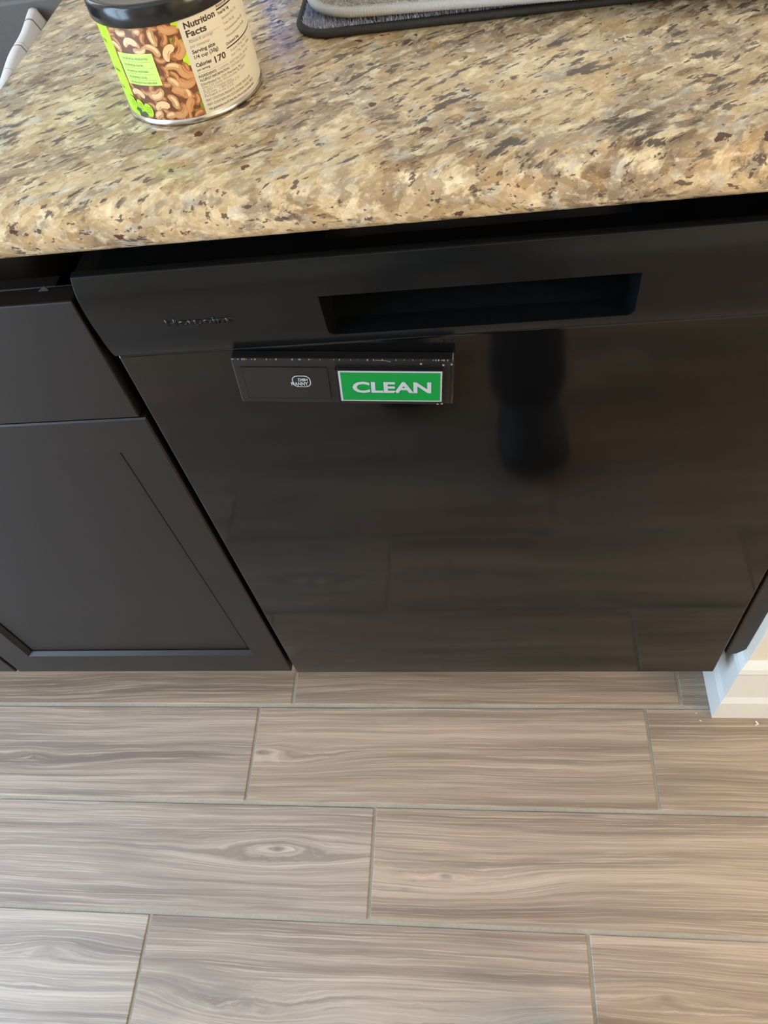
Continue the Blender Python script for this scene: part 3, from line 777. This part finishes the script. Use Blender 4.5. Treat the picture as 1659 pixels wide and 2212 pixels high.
for z in (49.9, 29.6): patch('rule', 25, 53, z, z + .12, M['ink2'], RT, cream)
patch('rule', 54.6, 100, 58.7, 59.6, M['ink'], RT, cream); patch('rule', 54.6, 100, 35.9, 36.7, M['ink'], RT, cream)
for z, s, wdg, m, b in ((60.2, 'Amount per serving', 20, 'ink', .05), (56.0, 'Total Fat 14g', 13, 'ink', .08), (52.6, 'Saturated Fat 2.5g', 20, 'ink2', 0), (49.2, 'Trans Fat 0g', 14, 'ink2', 0), (45.6, 'Polyunsaturated Fat 2.5g', 27, 'ink2', 0),
                       (41.8, 'Monounsaturated Fat 8g', 27, 'ink2', 0), (37.9, 'Cholesterol 0mg', 16, 'ink', .06), (33.2, 'Sodium 95mg  Vit. D', 24, 'ink2', 0), (30.4, 'Iron 1.7mg  Potas. 160mg', 28, 'ink2', 0)):
    ctext(s, 55 + (2.5 if m == 'ink2' else 0), z, 2.3, M[m], cream, RT, wdg, bold=b)
for z, s, wdg, m, b in ((27.0, 'INGREDIENTS:', 15.5, 'ink', .05), (24.6, 'ALLERGY INFORMATION:', 27, 'ink', .05), (22.0, 'Distributed by: CVS Pharmacy, Inc.', 40, 'ink2', .05),
                       (20.0, 'One CVS Drive, Woonsocket, RI 02895', 44, 'ink2', 0), (18.0, '© 2021 CVS/pharmacy', 26, 'ink2', 0), (16.2, 'CVS.com   1-800-SHOP CVS', 34, 'ink2', 0), (14.4, 'Packaged in the U.S.A.   V-12345'[:22], 27, 'ink2', 0),
                       (11.6, 'MAY CONTAIN PEANUTS, OTHER TREE NUTS', 47, 'ink2', .04), (8.8, 'MAY CONTAIN AN OCCASIONAL SHELL PIECE', 50, 'ink2', .04), (5.9, "We guarantee you'll love this, free or your money back.", 50, 'ink', .03)):
    ctext(s, 25, z, 2.2, M[m], cream, RT, wdg, bold=b)
ctext('CASHEWS, VEGETABLE OIL, SEA SALT', 42, 27.0, 2.2, M['ink2'], cream, RT, 38)
ctext('CONTAINS CASHEWS', 53.5, 24.6, 2.2, M['ink2'], cream, RT, 20)

# ================================================================== DRYING MATS
def mat_item(name, label, ox, oy, z0, wx, wy, thick, rad, pipe_r, m_top, m_pipe, m_tuft, ang, tuft_n, tuft_h, strip):
    root = thing(name, label, 'mat', (ox, oy, z0), ang)
    outline = rrect(0, wx, 0, wy, rad, 12)
    bm = bmesh.new()
    lo = [bm.verts.new((x, y, .0005)) for x, y in outline]; hi = [bm.verts.new((x, y, thick)) for x, y in outline]
    for i in range(len(lo)): bm.faces.new((lo[i], lo[(i + 1) % len(lo)], hi[(i + 1) % len(lo)], hi[i]))
    bm.faces.new(lo[::-1]); bm.faces.new(hi); bmesh.ops.recalc_face_normals(bm, faces=bm.faces)
    link('pad', bm, m_top, root)
    # ribbed piping: resample the outline finely
    pts = []
    n = len(outline)
    for i in range(n):
        a, b = Vector(outline[i]), Vector(outline[(i + 1) % n]); k = max(1, int((b - a).length / .0007))
        for j in range(k): pts.append(a.lerp(b, j / k))
    vis = [(p_.x, p_.y, pipe_r) for p_ in pts]
    link('piping', sweep(vis, lambda i: pipe_r * (1.0 + (.07 if i % 3 == 0 else -.02)), 10, True), m_pipe, root, smooth=True)
    # pile: short tufts near the visible front edge
    rr_ = random.Random(len(name)); verts = []; faces = []
    for _ in range(tuft_n):
        x = rr_.uniform(.003, wx - .003); y = .002 + strip * rr_.random()
        if x < rad and y < rad and math.hypot(rad - x, rad - y) > rad - .0015: continue
        h = tuft_h * rr_.uniform(.6, 1.2); w_ = rr_.uniform(.0004, .0009); dx, dy = rr_.uniform(-.0012, .0012), rr_.uniform(-.0018, .0006); q = rr_.uniform(0, PI)
        c_, s_ = math.cos(q) * w_, math.sin(q) * w_; o_ = len(verts)
        verts += [(x - c_, y - s_, thick), (x + c_, y + s_, thick), (x - s_ * .8, y + c_ * .8, thick), (x + dx, y + dy, thick + h)]
        faces += [(o_, o_ + 1, o_ + 3), (o_ + 1, o_ + 2, o_ + 3), (o_ + 2, o_, o_ + 3)]
    me = bpy.data.meshes.new('pile'); me.from_pydata(verts, [], faces)
    tag(link_me('pile', me, m_tuft, root), kind='stuff')
    return root
mat_item('drying_mat', 'slate blue plush drying mat with black piping lying on the granite', .1695, .1655, .9163, .44, .36, .0044, .026, .0031, M['pile'], M['pipe_blk'], M['tuft'], math.radians(-1.0), 26000, .0036, .05)
mat_item('drying_mat', 'grey beige looped mat with silver-grey piping on top of the blue mat', .1735, .1735, .9262, .43, .35, .0068, .045, .0034, M['knit'], M['pipe_slv'], M['knit_t'], math.radians(-6.0), 20000, .0016, .05)

# ================================================================== SOAP BOTTLE (out of view, mirrored in the polished granite)
sb = thing('soap_bottle', 'blue dish soap bottle at the back of the counter behind the nut can', 'bottle', (.066, .59, .9162))
link('bottle_body', lathe([(.022, 0), (.025, .003), (.025, .17), (.022, .19), (.011, .205), (.010, .21)], 40), M['bluesoap'], sb, smooth=True)
link('bottle_cap', lathe([(.012, .210), (.012, .228), (.006, .232), (.005, .246)], 32), M['trim'], sb, smooth=True)

# ================================================================== CRUMBS
for i, (x, y, q, s_, lb) in enumerate(((.6026, -.0281, .3, 1.0, 'small pale crumb on the floor just left of the baseboard corner'), (.6823, -.0310, 1.1, 1.9, 'pale wood splinter on the floor in front of the baseboard'), (.5985, -.0165, .8, .8, 'pale speck on the grout line beside the baseboard'))):
    bm = bmesh.new(); box(bm, -.0016 * s_, .0016 * s_, -.0005 * s_, .0005 * s_, 0, .0007 * s_, bev=.0002, seg=1)
    if i == 1: box(bm, .0012, .0022, -.0045, -.0006, 0, .0009, bev=.0002, seg=1)
    for v in bm.verts: v.co.x += random.uniform(-.0002, .0002); v.co.y += random.uniform(-.0002, .0002)
    o = link('crumb', bm, M['crumb'], loc=(x, y, .0002)); o.rotation_euler = (0, 0, -q); tag(o, lb, 'crumb')

# ================================================================== PHOTOGRAPHER (seen as a dark reflection in the door)
def skin_mesh(name, joints, edges, mat, parent=None, root=0, levels=2):
    me = bpy.data.meshes.new(name); me.from_pydata([j[0] for j in joints], edges, [])
    o = bpy.data.objects.new(name, me); C.objects.link(o)
    o.modifiers.new('Skin', 'SKIN'); sv = me.skin_vertices[0].data
    for i, j in enumerate(joints):
        r = j[1]; sv[i].radius = (r, r) if isinstance(r, (int, float)) else r
        sv[i].use_root = i == root
    sd_ = o.modifiers.new('s', 'SUBSURF'); sd_.levels = levels; sd_.render_levels = levels
    dg = bpy.context.evaluated_depsgraph_get(); dg.update()
    nm = bpy.data.meshes.new_from_object(o.evaluated_get(dg)); o.modifiers.clear(); o.data = nm
    nm.polygons.foreach_set('use_smooth', [True] * len(nm.polygons))
    for m in (mat if isinstance(mat, list) else [mat]): nm.materials.append(m)
    if parent: o.parent = parent
    return o
PXc, PYc = .27, -.86
J = [((PXc, PYc, .93), (.15, .105)), ((PXc, PYc + .01, 1.08), (.135, .095)), ((PXc, PYc, 1.27), (.155, .105)), ((PXc, PYc + .01, 1.40), (.10, .075)), ((PXc, PYc + .03, 1.475), .052),
     ((PXc, PYc + .06, 1.54), (.070, .080)), ((PXc, PYc + .07, 1.62), (.074, .088)), ((PXc, PYc + .06, 1.675), (.055, .06)),
     ((PXc + .085, PYc, .86), .092), ((.365, PYc + .12, .48), .072), ((.375, PYc + .22, .27), .066), ((.378, PYc + .27, .035), .088),
     ((PXc - .085, PYc, .86), .092), ((.15, PYc + .06, .48), .058), ((.13, PYc + .05, .27), .066), ((.125, PYc + .05, .075), .066),
     ((PXc + .17, PYc, 1.37), .056), ((PXc + .23, PYc + .07, 1.13), .044), ((.385, -.56, 1.09), .027),
     ((PXc - .17, PYc, 1.37), .056), ((PXc - .23, PYc + .07, 1.13), .044), ((.190, -.56, 1.09), .027)]
E_ = [(0, 1), (1, 2), (2, 3), (3, 4), (4, 5), (5, 6), (6, 7), (0, 8), (8, 9), (9, 10), (10, 11), (0, 12), (12, 13), (13, 14), (14, 15), (3, 16), (16, 17), (17, 18), (3, 19), (19, 20), (20, 21)]
pr = thing('person', 'person in dark clothes and black shoes, standing before the dishwasher and mirrored in its door', 'person', (PXc, PYc, 0))
body = skin_mesh('body', [((x - PXc, y - PYc, z), r) for (x, y, z), r in J], E_, [M['shirt'], M['trousers'], M['skin']], pr)
for p_ in body.data.polygons:
    z = p_.center.z; y = p_.center.y + PYc
    p_.material_index = 1 if z < .98 else (2 if (z > 1.45 or y > -.66) else 0)
hd = Vector((0, .065, 1.61))
bm = bmesh.new(); bmesh.ops.create_uvsphere(bm, u_segments=20, v_segments=14, radius=1.0)
for v in bm.verts: v.co = Vector((v.co.x * .083, v.co.y * .098 - .018, v.co.z * .098 + .03)) + hd
bmesh.ops.delete(bm, geom=[v for v in bm.verts if v.co.y > hd.y + .045 and v.co.z < hd.z + .075], context='VERTS')
link('hair', bm, M['hair'], pr, smooth=True)
for sx_ in (-1, 1):
    bm = bmesh.new(); bmesh.ops.create_uvsphere(bm, u_segments=10, v_segments=8, radius=.012)
    for v in bm.verts: v.co += hd + Vector((sx_ * .03, .072, .0))
    link('eye', bm, M['trim'], pr, smooth=True)
    bm = bmesh.new(); bmesh.ops.create_uvsphere(bm, u_segments=10, v_segments=8, radius=.03)
    for v in bm.verts: v.co = Vector((v.co.x * .35, v.co.y * .6, v.co.z)) + hd + Vector((sx_ * .078, 0, -.005))
    link('ear', bm, M['skin'], pr, smooth=True)
bm = bmesh.new(); bmesh.ops.create_cone(bm, segments=10, radius1=.016, radius2=.005, depth=.04, cap_ends=True)
for v in bm.verts: v.co += hd + Vector((0, .088 + (.01 if v.co.z < 0 else 0), -.02))
link('nose', bm, M['skin'], pr, smooth=True)
link('mouth', sweep([(hd.x + q, hd.y + .080 - q * q * 4, hd.z - .052) for q in (-.025, -.012, 0, .012, .025)], .005, 8), M['nut_dark'], pr, smooth=True)
for (fx, fy, ya, sgn) in ((.378, -.640, .02, 1), (.125, -.83, .02, -1)):
    sh = skin_mesh('shoe', [((fx - PXc, fy - .02 - PYc, .058), (.044, .044)), ((fx - PXc, fy + .06 - PYc, .062), (.062, .050)), ((fx - PXc + .3 * ya, fy + .155 - PYc, .046), (.074, .042)), ((fx - PXc + .4 * ya, fy + .222 - PYc, .034), (.070, .032))], [(0, 1), (1, 2), (2, 3)], M['shoe'], pr)
ph = thing('mobile_phone', 'black phone held up by the photographer', 'phone', cam.matrix_world.translation + Vector(RW[2]) * -.010)
bm = bmesh.new(); box(bm, -.058, .014, -.128, .020, -.0, .008, bev=.003)
pb = link('phone_body', bm, M['phone'], ph); ph.rotation_euler = cam.matrix_world.to_euler()
for sx_, hx, hy in ((1, .385, -.56), (-1, .190, -.56)):
    w0 = Vector((hx, hy, 1.09)); g = Vector((.305 - .022 + sx_ * .052, -.515, 1.105)); 
    palm = [((w0 - Vector((PXc, PYc, 0))), .024), ((w0.lerp(g, .55) - Vector((PXc, PYc, 0))), (.034, .018)), ((w0.lerp(g, .85) - Vector((PXc, PYc, 0))), (.034, .014))]
    skin_mesh('palm', [(tuple(a), r) for a, r in palm], [(0, 1), (1, 2)], M['skin'], pr)
    for f_ in range(5):
        b0 = w0.lerp(g, .8) + Vector((0, .004 * (f_ - 2), .016 * (f_ - 2)))
        ln_ = (.052, .068, .074, .070, .050)[f_]; dirn = (g - w0).normalized()
        if f_ == 0: dirn = Vector((-sx_ * .5, -.3, .6)).normalized()
        p1 = b0 + dirn * ln_ * .45; p2 = p1 + (dirn + Vector((-sx_ * .5, .2, 0))).normalized() * ln_ * .3; p3 = p2 + Vector((-sx_ * 1, .25, 0)).normalized() * ln_ * .25
        O = Vector((PXc, PYc, 0))
        skin_mesh('thumb' if f_ == 0 else 'finger', [(tuple(q - O), r) for q, r in ((b0, .010), (p1, .009), (p2, .0085), (p3, .007))], [(0, 1), (1, 2), (2, 3)], M['skin'], pr, levels=1)

# ================================================================== CEILING LAMP
lp = thing('ceiling_lamp', 'round warm white ceiling lamp over the room to the right', 'lamp', (1.75, -1.7, RZ))
link('lamp_base', lathe([(.0, -.001), (.30, -.001), (.30, -.03), (.26, -.035), (.0, -.035)], 48, cap=False), M['trim'], lp)
link('diffuser', lathe([(.285, -.03), (.28, -.06), (.20, -.085), (.02, -.092)], 48), M['lamp_glow'], lp, smooth=True)
